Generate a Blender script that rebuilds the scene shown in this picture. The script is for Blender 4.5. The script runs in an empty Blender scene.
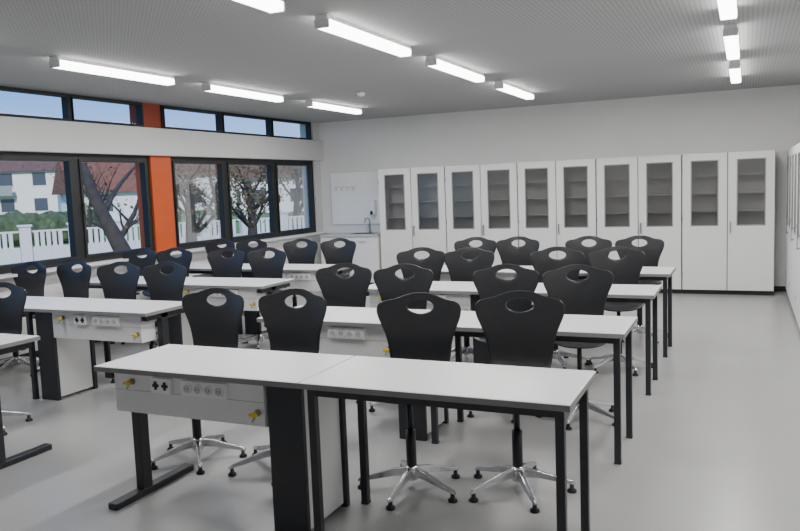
import bpy, bmesh, random
from math import *
from mathutils import Vector, Matrix
random.seed(7)
COL=bpy.context.scene.collection

# ------------------------------------------------------------ materials
def mat(name,col,rough=.5,metal=0.,noise=0.,nscale=8.,bump=0.,emit=None,es=0.,coat=0.):
    m=bpy.data.materials.new(name);m.use_nodes=True
    nt=m.node_tree;b=nt.nodes["Principled BSDF"]
    b.inputs["Base Color"].default_value=(*col,1);b.inputs["Roughness"].default_value=rough
    b.inputs["Metallic"].default_value=metal
    if coat: b.inputs["Coat Weight"].default_value=coat
    tc=nt.nodes.new("ShaderNodeTexCoord")
    if noise>0 or bump>0:
        n=nt.nodes.new("ShaderNodeTexNoise");n.inputs["Scale"].default_value=nscale;n.inputs["Detail"].default_value=5
        nt.links.new(tc.outputs["Object"],n.inputs["Vector"])
        if noise>0:
            r=nt.nodes.new("ShaderNodeValToRGB")
            r.color_ramp.elements[0].position=.3;r.color_ramp.elements[1].position=.7
            r.color_ramp.elements[0].color=(*[max(0,c*(1-noise)) for c in col],1)
            r.color_ramp.elements[1].color=(*[min(1,c*(1+noise)) for c in col],1)
            nt.links.new(n.outputs["Fac"],r.inputs["Fac"]);nt.links.new(r.outputs["Color"],b.inputs["Base Color"])
        if bump>0:
            bp=nt.nodes.new("ShaderNodeBump");bp.inputs["Strength"].default_value=bump;bp.inputs["Distance"].default_value=.01
            nt.links.new(n.outputs["Fac"],bp.inputs["Height"]);nt.links.new(bp.outputs["Normal"],b.inputs["Normal"])
    if emit:
        b.inputs["Emission Color"].default_value=(*emit,1);b.inputs["Emission Strength"].default_value=es
    return m
def glassmat(name,tint,fac,base=0.,rough=.02,gl=(1,1,1)):
    m=bpy.data.materials.new(name);m.use_nodes=True
    nt=m.node_tree;nt.nodes.clear()
    o=nt.nodes.new("ShaderNodeOutputMaterial");mx=nt.nodes.new("ShaderNodeMixShader")
    t=nt.nodes.new("ShaderNodeBsdfTransparent");g=nt.nodes.new("ShaderNodeBsdfGlossy")
    f=nt.nodes.new("ShaderNodeLayerWeight");f.inputs["Blend"].default_value=.25
    ma=nt.nodes.new("ShaderNodeMath");ma.operation='MULTIPLY_ADD';ma.inputs[1].default_value=fac;ma.inputs[2].default_value=base
    t.inputs[0].default_value=(*tint,1);g.inputs["Roughness"].default_value=rough;g.inputs[0].default_value=(*gl,1)
    L=nt.links.new
    L(f.outputs["Fresnel"],ma.inputs[0]);L(ma.outputs[0],mx.inputs[0]);L(t.outputs[0],mx.inputs[1]);L(g.outputs[0],mx.inputs[2]);L(mx.outputs[0],o.inputs[0])
    return m
M_wall=mat("wall_paint",(.77,.77,.765),.85,noise=.015,nscale=3,bump=.03)
M_beam=mat("beam_paint",(.60,.60,.60),.8,noise=.02,nscale=2)
M_floor=mat("linoleum",(.375,.375,.372),.30,noise=.04,nscale=2.2)
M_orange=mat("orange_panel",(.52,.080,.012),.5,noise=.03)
M_orange_shade=mat("shaded_orange_panel",(.27,.038,.012),.6,noise=.03)  # same orange for the upper column, its shadow painted into the colour
M_frame=mat("window_frame_paint",(.011,.012,.013),.55,noise=.05)
M_top=mat("table_laminate",(.76,.765,.77),.33,noise=.02,nscale=40)
M_edge=mat("table_edge_band",(.24,.24,.24),.5,noise=.03)
M_dark=mat("anthracite_steel",(.022,.024,.029),.4,noise=.05,nscale=20)
M_white=mat("white_laminate",(.78,.78,.775),.4,noise=.01,nscale=5)
M_cab=mat("cabinet_white",(.84,.84,.83),.45,noise=.01,nscale=3)
M_inner=mat("cabinet_inside",(.54,.54,.525),.7,noise=.03)
M_gap=mat("door_gap_shade",(.10,.10,.10),.7,noise=.03)  # dark strips behind the door gaps, painted as the shade in them
M_plinth=mat("plinth",(.02,.02,.02),.5,noise=.03)
M_chair=mat("charcoal_shell",(.025,.026,.029),.34,noise=.08,nscale=60,bump=.04)
M_chrome=mat("satin_aluminium",(.62,.62,.63),.26,metal=1.,noise=.02)
M_black=mat("black_plastic",(.012,.012,.013),.4,noise=.05)
M_sock=mat("socket_plastic",(.88,.88,.87),.35,noise=.01)
M_grey=mat("grey_plastic",(.30,.30,.30),.4,noise=.03)
M_lgrey=mat("light_grey_plastic",(.52,.53,.54),.4,noise=.03)
M_pale=mat("pale_plastic",(.68,.68,.68),.4,noise=.02)
M_yellow=mat("yellow_tap",(.80,.58,.02),.35,noise=.03)
M_lamp=mat("lamp_housing",(.80,.80,.80),.4,noise=.02)
M_cap=mat("lamp_end_cap",(.70,.70,.70),.5,noise=.02)
M_diff=mat("lamp_diffuser",(.9,.9,.9),.4,noise=.01,emit=(1,.98,.95),es=12)
M_glass=glassmat("window_glass",(.97,.985,.99),.3)
M_cglass=glassmat("cabinet_glass",(.72,.72,.71),.6,.12,.22)
M_steel=mat("brushed_steel",(.45,.45,.45),.3,metal=1,noise=.03)

# perforated ceiling
M_ceil=mat("perforated_ceiling",(.50,.50,.50),.9)
nt=M_ceil.node_tree;b=nt.nodes["Principled BSDF"]
tc=nt.nodes.new("ShaderNodeTexCoord")
mp=nt.nodes.new("ShaderNodeMapping");mp.inputs["Scale"].default_value=(31,31,31)
vo=nt.nodes.new("ShaderNodeTexVoronoi");vo.voronoi_dimensions='2D';vo.inputs["Scale"].default_value=1;vo.inputs["Randomness"].default_value=0
rp=nt.nodes.new("ShaderNodeValToRGB");rp.color_ramp.elements[0].position=.14;rp.color_ramp.elements[1].position=.32
rp.color_ramp.elements[0].color=(.24,.24,.245,1);rp.color_ramp.elements[1].color=(.415,.415,.42,1)
nt.links.new(tc.outputs["Object"],mp.inputs[0]);nt.links.new(mp.outputs[0],vo.inputs["Vector"])
nt.links.new(vo.outputs["Distance"],rp.inputs[0]);nt.links.new(rp.outputs[0],b.inputs["Base Color"])

# ------------------------------------------------------------ helpers
def newobj(name,bm,mats,parent=None,loc=(0,0,0),smooth=False,bevel=0.,solid=0.,sub=0):
    me=bpy.data.meshes.new(name)
    bmesh.ops.recalc_face_normals(bm,faces=bm.faces)
    bm.to_mesh(me);bm.free()
    for m in mats: me.materials.append(m)
    if smooth:
        for p in me.polygons:p.use_smooth=True
    o=bpy.data.objects.new(name,me);COL.objects.link(o);o.location=loc
    if parent:o.parent=parent
    if solid:
        md=o.modifiers.new("s","SOLIDIFY");md.thickness=solid;md.offset=0
    if sub:
        md=o.modifiers.new("u","SUBSURF");md.levels=sub;md.render_levels=sub
    if bevel:
        md=o.modifiers.new("b","BEVEL");md.width=bevel;md.segments=2;md.limit_method='ANGLE'
    return o
def bx(bm,x0,x1,y0,y1,z0,z1,mi=0):
    v=[bm.verts.new((x,y,z)) for x in (x0,x1) for y in (y0,y1) for z in (z0,z1)]
    for q in ((0,1,3,2),(4,6,7,5),(0,4,5,1),(2,3,7,6),(0,2,6,4),(1,5,7,3)):
        f=bm.faces.new([v[i] for i in q]);f.material_index=mi
def quad(bm,pts,mi=0):
    f=bm.faces.new([bm.verts.new(p) for p in pts]);f.material_index=mi
def boxes(name,bs,mats,parent=None,loc=(0,0,0),bevel=0.,quads=()):
    bm=bmesh.new()
    for q in bs: bx(bm,*q)
    for pts,mi in quads: quad(bm,pts,mi)
    return newobj(name,bm,mats,parent,loc,bevel=bevel)
def loft(bm,pts,rads,n=12,mi=0,cap=True):
    rings=[]
    for i,p in enumerate(pts):
        p=Vector(p);a=Vector(pts[max(0,i-1)]);c=Vector(pts[min(len(pts)-1,i+1)])
        t=(c-a).normalized();s=Vector((0,0,1)) if abs(t.z)<.9 else Vector((1,0,0))
        e1=t.cross(s).normalized();e2=t.cross(e1).normalized()
        rings.append([bm.verts.new(p+rads[i]*(cos(2*pi*k/n)*e1+sin(2*pi*k/n)*e2)) for k in range(n)])
    for a,c in zip(rings,rings[1:]):
        for k in range(n):
            f=bm.faces.new((a[k],a[(k+1)%n],c[(k+1)%n],c[k]));f.material_index=mi;f.smooth=True
    if cap:
        bm.faces.new(rings[0]).material_index=mi;bm.faces.new(rings[-1]).material_index=mi
def tube(name,pts,rads,mats,parent=None,loc=(0,0,0),n=12):
    bm=bmesh.new();loft(bm,pts,rads,n);return newobj(name,bm,mats,parent,loc)
def empty(name,loc,label,cat,group=None,rot=0):
    e=bpy.data.objects.new(name,None);COL.objects.link(e);e.location=loc;e.rotation_euler=(0,0,rot)
    e.empty_display_size=.1;e["label"]=label;e["category"]=cat
    if group:e["group"]=group
    return e
def dup(o,parent=None):
    c=o.copy();COL.objects.link(c)
    if parent:c.parent=parent
    for ch in list(o.children):
        dup(ch,c)
    return c
def place(o,loc,rot=0,label=None):
    c=dup(o);c.location=loc;c.rotation_euler=(0,0,rot)
    if label:c["label"]=label
    return c
def struct(o):
    o["kind"]="structure";return o

# ------------------------------------------------------------ room shell
XL,XR,YB,YF,H=-6.6,1.15,11.4,-1.6,2.72
struct(boxes("floor",[(XL-.1,XR+.1,YF-.1,YB+.1,-.1,0)],[M_floor]))
struct(boxes("ceiling",[(XL-.3,XR+.1,YF-.1,YB+.1,H,H+.1)],[M_ceil]))
struct(boxes("wall_back",[(XL-.3,XR+.1,YB,YB+.15,0,H)],[M_wall]))
struct(boxes("wall_right",[(XR,XR+.15,YF,YB,0,H)],[M_wall]))
struct(boxes("wall_front",[(XL-.3,XR+.1,YF-.15,YF,0,H)],[M_wall]))
SILL=.86;WT=2.085;BT=2.415;UT=2.718
struct(boxes("wall_left",[(XL-.25,XL,YF,YB,0,SILL)],[M_wall]))
struct(boxes("trim_1",[(XL-.25,XL+.07,YF,YB,WT,BT)],[M_beam],bevel=.006))
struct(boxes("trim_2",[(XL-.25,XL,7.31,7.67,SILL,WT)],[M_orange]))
struct(boxes("trim_3",[(XL-.25,XL-.05,7.28,7.60,BT,H)],[M_orange_shade]))
struct(boxes("trim_4",[(XL-.25,XL,11.2,YB,SILL,WT),(XL-.25,XL,11.2,YB,BT,H)],[M_beam]))
struct(boxes("trim_5",[(XL-.06,XL+.12,YF,YB,SILL,SILL+.03)],[M_white],bevel=.004))
struct(boxes("baseboard_back",[(XL,XR,YB-.015,YB,0,.07)],[M_plinth]))
struct(boxes("baseboard_left",[(XL,XL+.015,YF,YB-.02,0,.07)],[M_plinth]))
struct(boxes("baseboard_right",[(XR-.015,XR,YF,YB-.02,0,.07)],[M_plinth]))
def window(idx,y0,y1,z0,z1,fw=.055):
    x0,x1=XL-.12,XL-.03
    s=[(x0,x1,y0,y1,z0,z0+fw,0),(x0,x1,y0,y1,z1-fw,z1,0),(x0,x1,y0,y0+fw,z0+fw,z1-fw,0),(x0,x1,y1-fw,y1,z0+fw,z1-fw,0)]
    i=fw;sw=.03
    if z1-z0<.6: sw=.012
    s+=[(x0+.02,x1+.015,y0+i,y1-i,z0+i,z0+i+sw,0),(x0+.02,x1+.015,y0+i,y1-i,z1-i-sw,z1-i,0),
        (x0+.02,x1+.015,y0+i,y0+i+sw,z0+i+sw,z1-i-sw,0),(x0+.02,x1+.015,y1-i-sw,y1-i,z0+i+sw,z1-i-sw,0)]
    if z1-z0>.6:
        ym=y0+i+sw/2
        s+=[(x1+.015,x1+.045,ym-.012,ym+.012,(z0+z1)/2-.06,(z0+z1)/2+.06,2)]
    xx=x0+.05;a,c,d,e=y0+i+sw-.004,y1-i-sw+.004,z0+i+sw-.004,z1-i-sw+.004
    return struct(boxes("window_%d"%idx,s,[M_frame,M_glass,M_steel],quads=[(((xx,a,d),(xx,c,d),(xx,c,e),(xx,a,e)),1)]))
k=1
for (a,c) in [(1.55,2.70),(2.70,3.85),(3.85,5.0),(5.0,6.17),(6.17,7.31),(7.67,8.80),(8.80,10.02),(10.02,11.2)]:
    window(k,a,c,SILL+.03,WT);k+=1
    c2=7.28 if c==7.31 else c;a2=7.60 if a==7.67 else a
    window(k,a2,c2,BT,UT,.025);k+=1
struct(boxes("trim_6",[(XL-.25,XL,YF,1.55,SILL,WT),(XL-.25,XL,YF,1.55,BT,H)],[M_beam]))

# ------------------------------------------------------------ ceiling lamps
L=1.36
lamp=empty("ceiling_lamp",(-5.0,9.10,H),"slim white linear fluorescent lamp fixed under the ceiling","lamp","linear ceiling lamps")
boxes("lamp_housing",[(-.045,.045,-L/2,L/2,-.028,0,0)],[M_lamp],lamp)
boxes("diffuser",[(-.052,.052,-L/2+.012,L/2-.012,-.082,-.029,0)],[M_diff],lamp,bevel=.012)
for s in (-1,1):
    y=s*(L/2)
    boxes("end_cap",[(-.053,.053,min(y,y-s*.012),max(y,y-s*.012),-.084,-.0285,0)],[M_cap],lamp)
ld=bpy.data.lights.new("lamp_light","AREA");ld.shape='RECTANGLE';ld.size=.09;ld.size_y=1.3;ld.energy=25;ld.color=(1,.98,.955)
lo=bpy.data.objects.new("lamp_light",ld);COL.objects.link(lo);lo.parent=lamp;lo.location=(0,0,-.09)
for x,ys in ((-5.0,(3.18,5.21,7.09)),(-2.52,(3.26,5.13,7.03,9.05)),(-.12,(3.18,5.13,7.15,9.15))):
    for y in ys: place(lamp,(x,y,H))
sd=empty("smoke_detector",(-4.15,8.2,H),"small round white smoke detector on the ceiling","smoke detector")
tube("detector_body",[(0,0,0),(0,0,-.02),(0,0,-.045),(0,0,-.05)],[.05,.05,.035,.01],[M_sock],sd,n=20)

# ------------------------------------------------------------ chair
chair=empty("swivel_chair",(0,0,0),"charcoal plastic swivel chair with handle hole and metal star base","chair","classroom swivel chairs")
half=[(0,0),(.07,-.002),(.12,.006),(.155,.03),(.170,.09),(.176,.15),(.184,.21),(.198,.265),(.216,.315),(.231,.352),(.240,.388),(.241,.418),(.232,.442),(.214,.456),(.190,.461),(.165,.462),(.140,.467),(.115,.477),(.085,.489),(.05,.498),(0,.501)]
poly=half+[(-x,s) for x,s in reversed(half[1:-1])]
HC=(0,.420)
def hit(ang):
    dx,dy=cos(ang),sin(ang);best=None
    for i in range(len(poly)):
        x1,y1=poly[i];x2,y2=poly[(i+1)%len(poly)]
        x1-=HC[0];x2-=HC[0];y1-=HC[1];y2-=HC[1]
        ex,ey=x2-x1,y2-y1
        det=dx*(-ey)+dy*ex
        if abs(det)<1e-9: continue
        t=(x1*(-ey)+y1*ex)/det; u=(dx*y1-dy*x1)/det
        if t>0 and -1e-6<=u<=1+1e-6:
            if best is None or t>best: best=t
    return best
SZ=.075
def backmap(x,s):
    y=.245+.08*s-1.0*x*x*(0.4+s)-.018*sin(pi*s/.5)
    if s<.12: y-=(.12-s)**2*8
    return (x,y,.47+SZ+s*.925)
N=96;R=8
bm=bmesh.new();rings=[]
for j in range(R+1):
    t=j/R;ring=[]
    for i in range(N):
        a=2*pi*i/N
        ea,eb=.074,.040
        re=ea*eb/sqrt((eb*cos(a))**2+(ea*sin(a))**2)
        ro=hit(a)
        r=re+(ro-re)*t
        ring.append(bm.verts.new(backmap(r*cos(a),HC[1]+r*sin(a))))
    rings.append(ring)
for a,c in zip(rings,rings[1:]):
    for i in range(N):
        bm.faces.new((a[i],a[(i+1)%N],c[(i+1)%N],c[i]))
newobj("backrest",bm,[M_chair],chair,smooth=True,solid=.009,sub=1)
def seatmap(x,y):
    z=.468+SZ+.5*x*x
    if y<-.08: z-=2.0*(y+.08)**2
    if y>.08: z+=1.8*(y-.08)**2
    z-=.012*max(0,1-(x*x+y*y)/.03)
    return (x,y,z)
bm=bmesh.new();rings=[];N2=40
for j in range(1,7):
    t=j/6;ring=[]
    for i in range(N2):
        a=2*pi*i/N2;e=.62
        cx=copysign(abs(cos(a))**e,cos(a));cy=copysign(abs(sin(a))**e,sin(a))
        w=.215-.03*max(0,cy)
        ring.append(bm.verts.new(seatmap(t*w*cx,.015+t*.215*cy)))
    rings.append(ring)
c0=bm.verts.new(seatmap(0,0.015))
for i in range(N2): bm.faces.new((c0,rings[0][i],rings[0][(i+1)%N2]))
for a,c in zip(rings,rings[1:]):
    for i in range(N2): bm.faces.new((a[i],a[(i+1)%N2],c[(i+1)%N2],c[i]))
newobj("seat",bm,[M_chair],chair,smooth=True,solid=.014,sub=1)
bm=bmesh.new()
loft(bm,[(0,0,.10),(0,0,.32)],[.027,.027],16);loft(bm,[(0,0,.32),(0,0,.42+SZ)],[.016,.016],16)
bx(bm,-.08,.08,-.09,.09,.425+SZ,.445+SZ)
newobj("column",bm,[M_black],chair)
bm=bmesh.new();loft(bm,[(0,0,.055),(0,0,.07),(0,0,.115),(0,0,.13)],[.03,.042,.038,.028],20)
newobj("base_hub",bm,[M_chrome],chair)
bm=bmesh.new();prev=None
for (r,z,w,h) in [(.02,.10,.020,.022),(.10,.092,.019,.018),(.20,.068,.016,.013),(.275,.052,.013,.009),(.292,.046,.008,.006)]:
    q=[bm.verts.new(v) for v in ((r,-w,z-h),(r,w,z-h),(r,w*.6,z+h),(r,-w*.6,z+h))]
    if prev:
        for i in range(4): bm.faces.new((prev[i],prev[(i+1)%4],q[(i+1)%4],q[i]))
    else: bm.faces.new(q)
    prev=q
bm.faces.new(prev)
leg0=newobj("base_leg",bm,[M_chrome],chair,smooth=False,bevel=.003)
g=tube("foot_glide",[(.272,0,0),(.272,0,.012),(.272,0,.02),(.272,0,.05)],[.024,.024,.012,.010],[M_black],leg0)
for i in range(1,5):
    l=dup(leg0,chair);l.rotation_euler=(0,0,2*pi*i/5)

rows=[2.81,4.23,5.70,6.99]
RC=[[(-3.02,.77,.0),(-2.46,.80,.0),(-1.60,.76,.12),(-1.07,.92,.16)],
    [(-2.87,.83,.12),(-2.34,.80,.12),(-1.54,.83,.15),(-1.01,.83,.22)],
    [(-2.79,.80,.20),(-2.31,.78,.15),(-1.51,.82,.10),(-.97,.82,.20)],
    [(-2.70,.83,.15),(-2.25,.86,.05),(-1.48,.84,.08),(-.96,.84,.12)]]
LC=[[(-4.90,.78,.20)],
    [(-6.31,.76,.0),(-5.86,.88,-.05),(-5.20,.81,.10),(-4.70,.84,.05)],
    [(-6.30,.78,.05),(-5.84,.84,.10),(-5.11,.80,.05),(-4.60,.82,.05)],
    [(-6.22,.84,.0),(-5.74,.86,.0),(-4.97,.82,.08),(-4.46,.84,.05)]]
CH=[(x,rows[r]+o,a) for r in range(4) for (x,o,a) in RC[r]]+[(x,rows[r]+o,a) for r in range(4) for (x,o,a) in LC[r]]
for i,(x,y,a) in enumerate(CH):
    if i==0:
        chair.location=(x,y,0);chair.rotation_euler=(0,0,a)
    else:
        place(chair,(x,y,0),a)
allch=[o for o in bpy.data.objects if o.name.startswith("swivel_chair")]
for i,o in enumerate(allch):
    off=random.uniform(0,1.25)
    n=0
    for ch in o.children:
        if ch.name.startswith("base_leg"):
            ch.rotation_euler=(0,0,off+2*pi*n/5);n+=1

# ------------------------------------------------------------ tables
D=.56;W=1.2;T=.75
def top(parent):
    boxes("tabletop",[(-W/2+.002,W/2-.002,.002,D-.002,T-.028,T,0)],[M_top],parent,bevel=.004)
    boxes("edge_band",[(-W/2,W/2,0,.0035,T-.027,T-.003,0),(-W/2,W/2,D-.0035,D,T-.027,T-.003,0),(-W/2,-W/2+.0035,.0035,D-.0035,T-.027,T-.003,0),(W/2-.0035,W/2,.0035,D-.0035,T-.027,T-.003,0)],[M_edge],parent)
def plain():
    t=empty("student_table",(0,0,0),"plain light grey table with dark square steel legs","table","plain student tables")
    top(t)
    lw=.036
    for x in (-W/2+.03,W/2-.03-lw):
        for y in (.03,D-.03-lw):
            boxes("leg",[(x,x+lw,y,y+lw,.008,T-.03,0),(x-.002,x+lw+.002,y-.002,y+lw+.002,0,.012,0)],[M_dark],t,bevel=.003)
    boxes("frame_rail",[(-W/2+.03+lw,W/2-.03-lw,.035,.06,T-.065,T-.03,0),(-W/2+.03+lw,W/2-.03-lw,D-.06,D-.035,T-.065,T-.03,0),
        (-W/2+.035,-W/2+.06,.03+lw,D-.03-lw,T-.065,T-.03,0),(W/2-.06,W/2-.035,.03+lw,D-.03-lw,T-.065,T-.03,0)],[M_dark],t)
    return t
def gastap(parent,x,z):
    bm=bmesh.new()
    loft(bm,[(x,.044,z),(x,.038,z)],[.017,.016],16,0)
    loft(bm,[(x,.038,z),(x,.020,z)],[.008,.008],12,1)
    loft(bm,[(x,.020,z),(x,.004,z)],[.014,.012],14,2)
    bx(bm,x-.022,x+.022,.0,.012,z-.006,z+.006,2)
    loft(bm,[(x,.022,z),(x,.010,z-.020),(x,-.004,z-.030)],[.007,.006,.005],10,1)
    return newobj("gas_tap",bm,[M_grey,M_steel,M_yellow],parent)
def panel(sgn):
    t=empty("service_table",(0,0,0),"light grey table with white service apron, sockets and gas taps","table","service student tables")
    top(t)
    xe=sgn*(W/2-.03)
    xa,xb=sorted((xe,xe-sgn*.05))
    boxes("leg",[(xa,xb,.20,.27,.03,T-.03,0),(xa,xb,.04,D-.04,T-.07,T-.03,0),(xa-.006,xb+.006,.0,.60,0,.035,0)],[M_dark],t,bevel=.004)
    a0,a1=sorted((sgn*(W/2-.09),-sgn*(W/2-.21)))
    ap=boxes("apron",[(a0,a1,.045,.19,T-.235,T-.03,0),(a0,a1,.0435,.046,T-.122,T-.1195,1)],[M_white,M_grey],t,bevel=.002)
    boxes("frame_rail",[(-W/2+.06,W/2-.06,D-.09,D-.06,T-.08,T-.03,0)],[M_dark],t)
    cx=a0+.315
    bm=bmesh.new();bx(bm,cx-.060,cx+.060,.022,.045,T-.115,T-.043,0)
    for dx in (-.028,.028):
        zc=T-.079
        bx(bm,cx+dx-.018,cx+dx+.018,.0185,.0222,zc-.007,zc+.007,1)
        bx(bm,cx+dx-.007,cx+dx+.007,.018,.0222,zc-.020,zc+.020,1)
    newobj("data_socket",bm,[M_sock,M_black],ap)
    cx=a0+.575
    bm=bmesh.new();bx(bm,cx-.132,cx+.132,.022,.045,T-.115,T-.043,0)
    for i in range(4):
        x=cx-.093+i*.062
        loft(bm,[(x,.0218,T-.079),(x,.016,T-.079)],[.027,.026],18,2,cap=True)
        loft(bm,[(x,.0159,T-.079),(x,.0145,T-.079)],[.020,.020],18,1,cap=True)
        for dx in(-.008,.008):
            loft(bm,[(x+dx,.0144,T-.079),(x+dx,.0138,T-.079)],[.003,.003],8,3)
    newobj("socket_strip",bm,[M_sock,M_lgrey,M_sock,M_black],ap)
    gastap(ap,a0+.12,T-.075)
    gastap(ap,a1-.035,T-.17)
    return t
def pedestal():
    t=empty("service_pedestal",(0,0,0),"white supply pedestal with anthracite end boards under the tables","service pedestal","supply pedestals")
    boxes("end_board",[(-.095,.088,.055,.085,0,T-.03,0)],[M_dark],t,bevel=.003)
    boxes("body",[(-.08,.07,.085,.43,.02,T-.03,0)],[M_white],t,bevel=.003)
    boxes("end_board",[(-.095,.088,.43,.465,0,T-.03,0)],[M_dark],t,bevel=.003)
    return t
P=plain();SR=panel(-1);SL=panel(1);PD=pedestal()
XJR=-1.80
for r,y in enumerate(rows):
    XJL=-5.23 if r==0 else -5.17
    for (tt,x) in ((P,XJR+W/2+.001),(SR,XJR-W/2-.001),(PD,XJR-.105)):
        if r==0: tt.location=(x,y,0)
        else: place(tt,(x,y,0))
    place(P,(XJL-W/2-.001,y,0))
    if r==0: SL.location=(XJL+W/2+.001,y,0)
    else: place(SL,(XJL+W/2+.001,y,0))
    place(PD,(XJL+.105,y,0))

# ------------------------------------------------------------ cabinets
CW,CD,CZ=1.125,.43,1.88
def cabinet():
    t=empty("glazed_cabinet",(0,0,0),"tall white double-door cabinet with glazed upper panes and dark plinth","cabinet","glazed wall cabinets")
    w=CW/2-.001
    s=[(-w,-w+.019,.024,CD,.06,CZ,0),(w-.019,w,.024,CD,.06,CZ,0),(-w+.019,w-.019,.024,CD,CZ-.019,CZ,0),(-w+.019,w-.019,.024,CD,.06,.079,0),(-w+.019,w-.019,CD-.10,CD,.079,CZ-.019,1),
       (-.01,.01,.03,CD-.10,.079,CZ-.019,1),
       (-.009,.009,.0205,.024,.065,CZ-.001,2),(-w,-w+.012,.0205,.024,.065,CZ-.001,2),(w-.012,w,.0205,.024,.065,CZ-.001,2)]
    for z in (.86,1.10,1.34,1.58):
        s.append((-w+.019,w-.019,.15,CD-.10,z,z+.012,1))
    boxes("body",s,[M_cab,M_inner,M_gap],t)
    boxes("plinth",[(-w,w,.05,CD-.02,0,.06,0)],[M_plinth],t)
    for sg in (-1,1):
        x0,x1=(-w+.005,-.0055) if sg<0 else (.0055,w-.005)
        gx0,gx1=x0+.103,x1-.103
        gz0,gz1=.92,1.79
        d=boxes("door",[(x0,x1,.0,.02,.065,gz0,0),(x0,x1,0,.02,gz1,CZ,0),(x0,gx0,0,.02,gz0,gz1,0),(gx1,x1,0,.02,gz0,gz1,0)],[M_cab],t)
        fr=.014
        boxes("glass_pane",[(gx0,gx1,-.003,.0205,gz0,gz0+fr,1),(gx0,gx1,-.003,.0205,gz1-fr,gz1,1),(gx0,gx0+fr,-.003,.0205,gz0+fr,gz1-fr,1),(gx1-fr,gx1,-.003,.0205,gz0+fr,gz1-fr,1)],[M_cglass,M_grey],d,
              quads=[(((gx0+.005,.01,gz0+.005),(gx1-.005,.01,gz0+.005),(gx1-.005,.01,gz1-.005),(gx0+.005,.01,gz1-.005)),0)])
        if sg>0:
            boxes("handle",[(x0+.022,x0+.038,-.03,-.02,.83,.98,0),(x0+.022,x0+.038,-.022,0,.835,.850,0),(x0+.022,x0+.038,-.022,0,.960,.975,0)],[M_steel],d)
        else:
            boxes("hinge",[(x0-.001,x0+.006,-.004,.0,z,z+.05,0) for z in (.25,1.0,1.65)],[M_steel],d)
    return t
CB=cabinet()
for i in range(5):
    x=-5.31+CW/2+i*1.13
    if i==0: CB.location=(x,10.95,0)
    else: place(CB,(x,10.95,0))
for y in (10.71,9.58,8.45,7.32):
    place(CB,(.48,y,0),-pi/2,"tall white glazed double-door cabinet standing against the side wall")
    
# ------------------------------------------------------------ sink corner
sk=empty("sink_cabinet",(-5.86,10.9,0),"white sink base cabinet with pale worktop and steel basin","sink cabinet")
w=.52
boxes("body",[(-w,w,.02,.49,.08,.70,0),(-w,-.04,.02,.49,.70,.82,0),(.40,w,.02,.49,.70,.82,0)],[M_cab],sk)
boxes("plinth",[(-w,w,.06,.47,0,.08,0)],[M_plinth],sk)
for a,c in((-w+.004,-.003),(.003,w-.004)):
    d=boxes("door",[(a,c,0,.02,.09,.81,0)],[M_cab],sk,bevel=.002)
    boxes("handle",[((a+c)/2-.06,(a+c)/2+.06,-.025,-.015,.74,.75,0),((a+c)/2-.055,(a+c)/2-.045,-.017,0,.74,.75,0),((a+c)/2+.045,(a+c)/2+.055,-.017,0,.74,.75,0)],[M_steel],d)
boxes("worktop",[(-w,-.03,-.01,.49,.82,.86,0),(.39,w,-.01,.49,.82,.86,0),(-.03,.39,-.01,.06,.82,.86,0),(-.03,.39,.40,.49,.82,.86,0)],[M_lgrey],sk)
boxes("basin",[(-.03,-.02,.06,.40,.71,.862,0),(.38,.39,.06,.40,.71,.862,0),(-.02,.38,.06,.07,.71,.862,0),(-.02,.38,.39,.40,.71,.862,0),(-.02,.38,.07,.39,.705,.715,0)],[M_steel],sk)
fx=.18
tube("faucet",[(fx,.44,.86),(fx,.44,1.04),(fx,.42,1.09),(fx,.36,1.11),(fx,.28,1.09),(fx,.26,1.03)],[.016,.014,.012,.011,.011,.011],[M_chrome],sk)
wb=empty("splash_board",(-5.95,11.4,1.0),"white glossy splash board with hanging pegs behind the sink","splash board")
M_gloss=mat("gloss_white",(.90,.90,.89),.45,noise=.01)
boxes("board",[(-.46,.44,-.02,0,0,.87,0)],[M_gloss],wb,bevel=.003)
boxes("board_frame",[(-.466,.446,-.022,-.0,-.006,-.0005,0),(-.466,.446,-.022,0,.8705,.876,0),(-.466,-.4605,-.022,0,0,.870,0),(.4405,.446,-.022,0,0,.870,0)],[M_lgrey],wb)
boxes("peg_rail",[(-.38,.05,-.028,-.02,.62,.630,0)]+[(-.36+i*.11,-.345+i*.11,-.045,-.028,.56,.628,0) for i in range(4)],[M_pale],wb)
pt=empty("soap_dispenser",(-5.60,11.375,1.16),"small white soap dispenser fixed on the splash board","dispenser")
boxes("dispenser_body",[(-.05,.05,-.11,0,0,.24,0)],[M_sock],pt,bevel=.012)
boxes("dispenser_lever",[(-.02,.02,-.13,-.11,.0,.06,0)],[M_black],pt,bevel=.004)

# ------------------------------------------------------------ outside
G=-.25
M_grass=mat("grass",(.14,.23,.06),.95,noise=.35,nscale=1.5)
M_hedge=mat("hedge_leaf",(.07,.10,.045),.9,noise=.5,nscale=4)
M_bark=mat("bark",(.050,.042,.036),.95,noise=.3,nscale=9,bump=.3)
M_leafy=mat("autumn_leaf",(.13,.10,.045),.8,noise=.4,nscale=3)
M_house=mat("render_white",(.84,.83,.81),.9,noise=.03)
M_cream=mat("render_cream",(.84,.80,.72),.9,noise=.03)
M_roof=mat("roof_tile",(.22,.085,.050),.85,noise=.25,nscale=3)
M_roof2=mat("roof_tile_brown",(.16,.080,.06),.85,noise=.25,nscale=3)
M_fence=mat("fence_white",(.66,.66,.66),.7,noise=.03)
M_wind=mat("dark_pane",(.07,.08,.10),.1)
o=boxes("lawn",[(-220,XL-.25,-30,240,G-.2,G,0)],[M_grass]);o["kind"]="stuff";o["label"]="flat green lawn outside the classroom windows";o["category"]="grass"
def yawfor(px): return .427+atan((400-px)/765.15)
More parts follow.
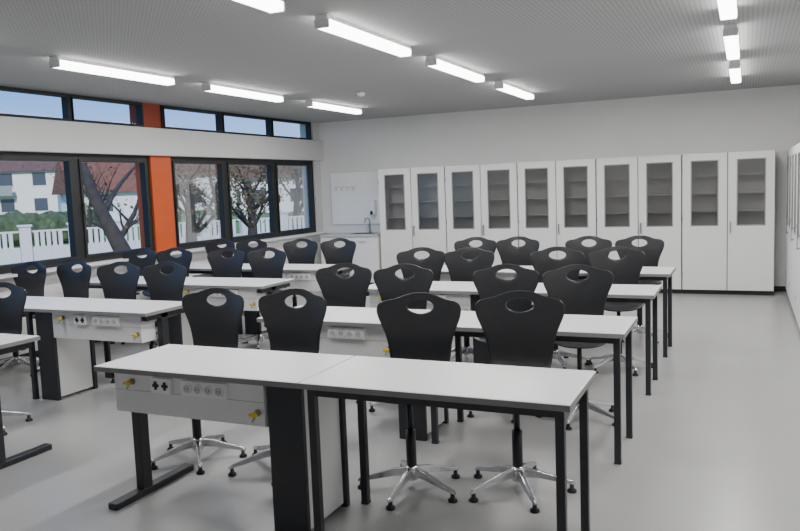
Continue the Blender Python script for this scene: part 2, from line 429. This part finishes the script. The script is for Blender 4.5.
def dirpt(px,dist):
    a=yawfor(px)
    return (-sin(a)*dist,cos(a)*dist)
def house(loc,rot,w,d,h,rh,mw,mr,label):
    e=empty("house",(loc[0],loc[1],G),label,"house",rot=rot)
    boxes("house_wall",[(-w/2,w/2,-d/2,d/2,0,h,0)],[mw],e)
    bm=bmesh.new();o_=.5
    a=[bm.verts.new(v) for v in ((-w/2-o_,-d/2-o_,h-.25),(w/2+o_,-d/2-o_,h-.25),(w/2+o_,d/2+o_,h-.25),(-w/2-o_,d/2+o_,h-.25),(-w/2-o_,0,h+rh),(w/2+o_,0,h+rh))]
    for q in((0,1,5,4),(2,3,4,5),(0,4,3),(1,2,5),(0,3,2,1)): bm.faces.new([a[i] for i in q])
    newobj("roof",bm,[mr],e)
    n=max(2,int(w//2.6))
    for fl in range(max(1,int(h//2.4))):
        for i in range(n):
            x=-w/2+(i+.5)*w/n
            boxes("house_window",[(x-.6,x+.6,-d/2-.03,-d/2+.02,.9+fl*2.4,min(2.1+fl*2.4,h-.35),0),(x-.68,x+.68,-d/2-.05,-d/2-.03,.82+fl*2.4,.9+fl*2.4,1)],[M_wind,M_fence],e)
    if h>4.6:
        boxes("balcony",[(-w/2+.5,w/2-w*.3,-d/2-1.2,-d/2-.06,2.4,2.5,0),(-w/2+.5,w/2-w*.3,-d/2-1.2,-d/2-1.12,2.5,3.35,0)],[M_grey],e)
    boxes("chimney",[(-w/5,-w/5+.7,.3,1.0,h,h+rh+.4,0)],[M_roof],e)
    return e
house(dirpt(14,86),yawfor(14)-.35,12,9,4.9,2.3,M_cream,M_roof2,"cream rendered house with brown tiled roof and balcony")
house(dirpt(122,62),yawfor(122)+.25,7,6,2.5,2.4,M_house,M_roof,"low white house with red tiled roof")
house(dirpt(205,100),yawfor(205)+.2,11,8,4.4,3.2,M_house,M_roof,"white house with red-brown roof behind trees")
house(dirpt(300,74),yawfor(300),10,7,3.3,2.4,M_house,M_roof2,"white house with brown roof behind trees")
bm=bmesh.new()
for i in range(40):
    t=i/39
    p=Vector((*dirpt(-70,36),0)).lerp(Vector((*dirpt(90,36),0)),t)
    r=random.uniform(.55,.85)
    mtx=Matrix.Translation((p.x,p.y,G+.6))@Matrix.Scale(r,4)
    bmesh.ops.create_icosphere(bm,subdivisions=2,radius=1,matrix=mtx)
for v in bm.verts:
    v.co+=Vector((random.uniform(-.1,.1),random.uniform(-.1,.1),random.uniform(-.1,.1)))
    v.co.z=max(v.co.z,G)
hd=newobj("hedge",bm,[M_hedge]);hd["label"]="long clipped green hedge behind the garden fence";hd["category"]="hedge"
A=Vector((*dirpt(-80,23),0));B=Vector((*dirpt(320,25),0))
n=9;dv=(B-A)/n;ang=atan2(dv.y,dv.x);ln=dv.length
fp=empty("fence_panel",(A.x,A.y,G),"white garden fence panel with pillar, low wall and slats","fence","garden fence panels",rot=ang)
boxes("pillar",[(-.14,.14,-.14,.14,0,1.16,0),(-.18,.18,-.18,.18,1.16,1.21,0)],[M_fence],fp)
boxes("low_wall",[(.15,ln-.15,-.08,.08,0,.60,0)],[M_fence],fp)
bm=bmesh.new();bx(bm,.15,ln-.15,-.02,.02,1.0,1.05)
m_=int((ln-.4)/.15)
for i in range(m_):
    x=.22+i*.15;bx(bm,x,x+.10,-.015,.015,.60,1.0)
newobj("railing",bm,[M_fence],fp)
for i in range(1,n):
    p=A+dv*i;place(fp,(p.x,p.y,G),ang)
def tree(loc,h,r,seed,label,leaves=300,lean=(0,0),maxz=3.6,branchy=7):
    rnd=random.Random(seed)
    e=empty("tree",(loc[0],loc[1],G),label,"tree")
    bm=bmesh.new();tips=[]
    def br(p,d,l,r,lev):
        pts=[p];rs=[r];q=p.copy();dd=d.copy();ns=5
        for i in range(ns):
            dd=(dd+Vector((rnd.uniform(-.16,.16),rnd.uniform(-.16,.16),rnd.uniform(-.02,.12) if q.z<maxz*.8 else -.3))).normalized()
            q=q+dd*l/ns;pts.append(q.copy());rs.append(r*(1-.6*(i+1)/ns))
        loft(bm,pts,rs,8 if lev<2 else 4)
        if lev>=2: tips.extend(pts[1:])
        if lev<4:
            for i in range(4 if lev else branchy):
                j=rnd.randint(2 if lev==0 else 1,ns);a=rnd.uniform(0,2*pi)
                nd=(dd*.7+Vector((cos(a),sin(a),rnd.uniform(-.1,.5)))*.9).normalized()
                br(pts[j],nd,l*rnd.uniform(.45,.65),rs[j]*.45,lev+1)
    br(Vector((0,0,.06)),Vector((lean[0],lean[1],1)).normalized(),h*.5,r,0)
    newobj("trunk",bm,[M_bark],e)
    bm=bmesh.new()
    for i in range(leaves):
        p=rnd.choice(tips)+Vector([rnd.uniform(-.25,.25) for _ in range(3)])
        u=Vector([rnd.uniform(-1,1) for _ in range(3)]).normalized()*.045
        v=u.orthogonal().normalized()*.03
        bm.faces.new([bm.verts.new(p+s) for s in (u,v,-u,-v)])
    newobj("foliage",bm,[M_leafy],e)
    return e
tree(dirpt(143,15),5.4,.19,3,"bare tree with thick leaning trunk on the lawn",60,(-.30,-.30),3.6,4)
tree(dirpt(88,30),4.8,.10,5,"slim bare tree near the garden fence",40)
tree(dirpt(192,18),4.2,.17,8,"autumn tree with sparse brown leaves",700,(0,0),3.0,8)
tree(dirpt(252,20),4.2,.16,11,"autumn tree with sparse brown leaves",800,(.1,0),3.0,8)
tree(dirpt(299,25),4.8,.15,14,"autumn tree with sparse brown leaves",800,(0,0),3.6,8)
tree(dirpt(222,29),4.8,.14,21,"autumn tree with sparse brown leaves",700,(0,0),3.8,8)

# ------------------------------------------------------------ sky and sun
w=bpy.data.worlds.new("sky");bpy.context.scene.world=w;w.use_nodes=True
nt=w.node_tree;bg=nt.nodes["Background"];tc=nt.nodes.new("ShaderNodeTexCoord");sp=nt.nodes.new("ShaderNodeSeparateXYZ");rp=nt.nodes.new("ShaderNodeValToRGB")
rp.color_ramp.elements[0].color=(.52,.70,.96,1);rp.color_ramp.elements[1].color=(.15,.38,.95,1);rp.color_ramp.elements[1].position=.14
nt.links.new(tc.outputs["Generated"],sp.inputs[0]);nt.links.new(sp.outputs["Z"],rp.inputs[0]);nt.links.new(rp.outputs[0],bg.inputs[0]);bg.inputs[1].default_value=1.6
sl=bpy.data.lights.new("sun","SUN");sl.energy=3.6;sl.angle=.05;sl.color=(1,.94,.86)
so_=bpy.data.objects.new("sun",sl);COL.objects.link(so_);so_.rotation_euler=(radians(62),0,radians(35))

# ------------------------------------------------------------ camera
h,yaw,pitch,roll,f=1.59,.427,-.102,-.038,765.15
fw=Vector((-sin(yaw)*cos(pitch),cos(yaw)*cos(pitch),sin(pitch)))
r0=Vector((cos(yaw),sin(yaw),0));u0=r0.cross(fw)
rr=r0*cos(roll)+u0*sin(roll);uu=-r0*sin(roll)+u0*cos(roll)
cd=bpy.data.cameras.new("camera");cd.lens=f/800*36;cd.sensor_width=36;cd.clip_end=500
co=bpy.data.objects.new("camera",cd);COL.objects.link(co)
mm=Matrix((rr,uu,-fw)).transposed().to_4x4();mm.translation=(0,0,h)
co.matrix_world=mm
bpy.context.scene.camera=co
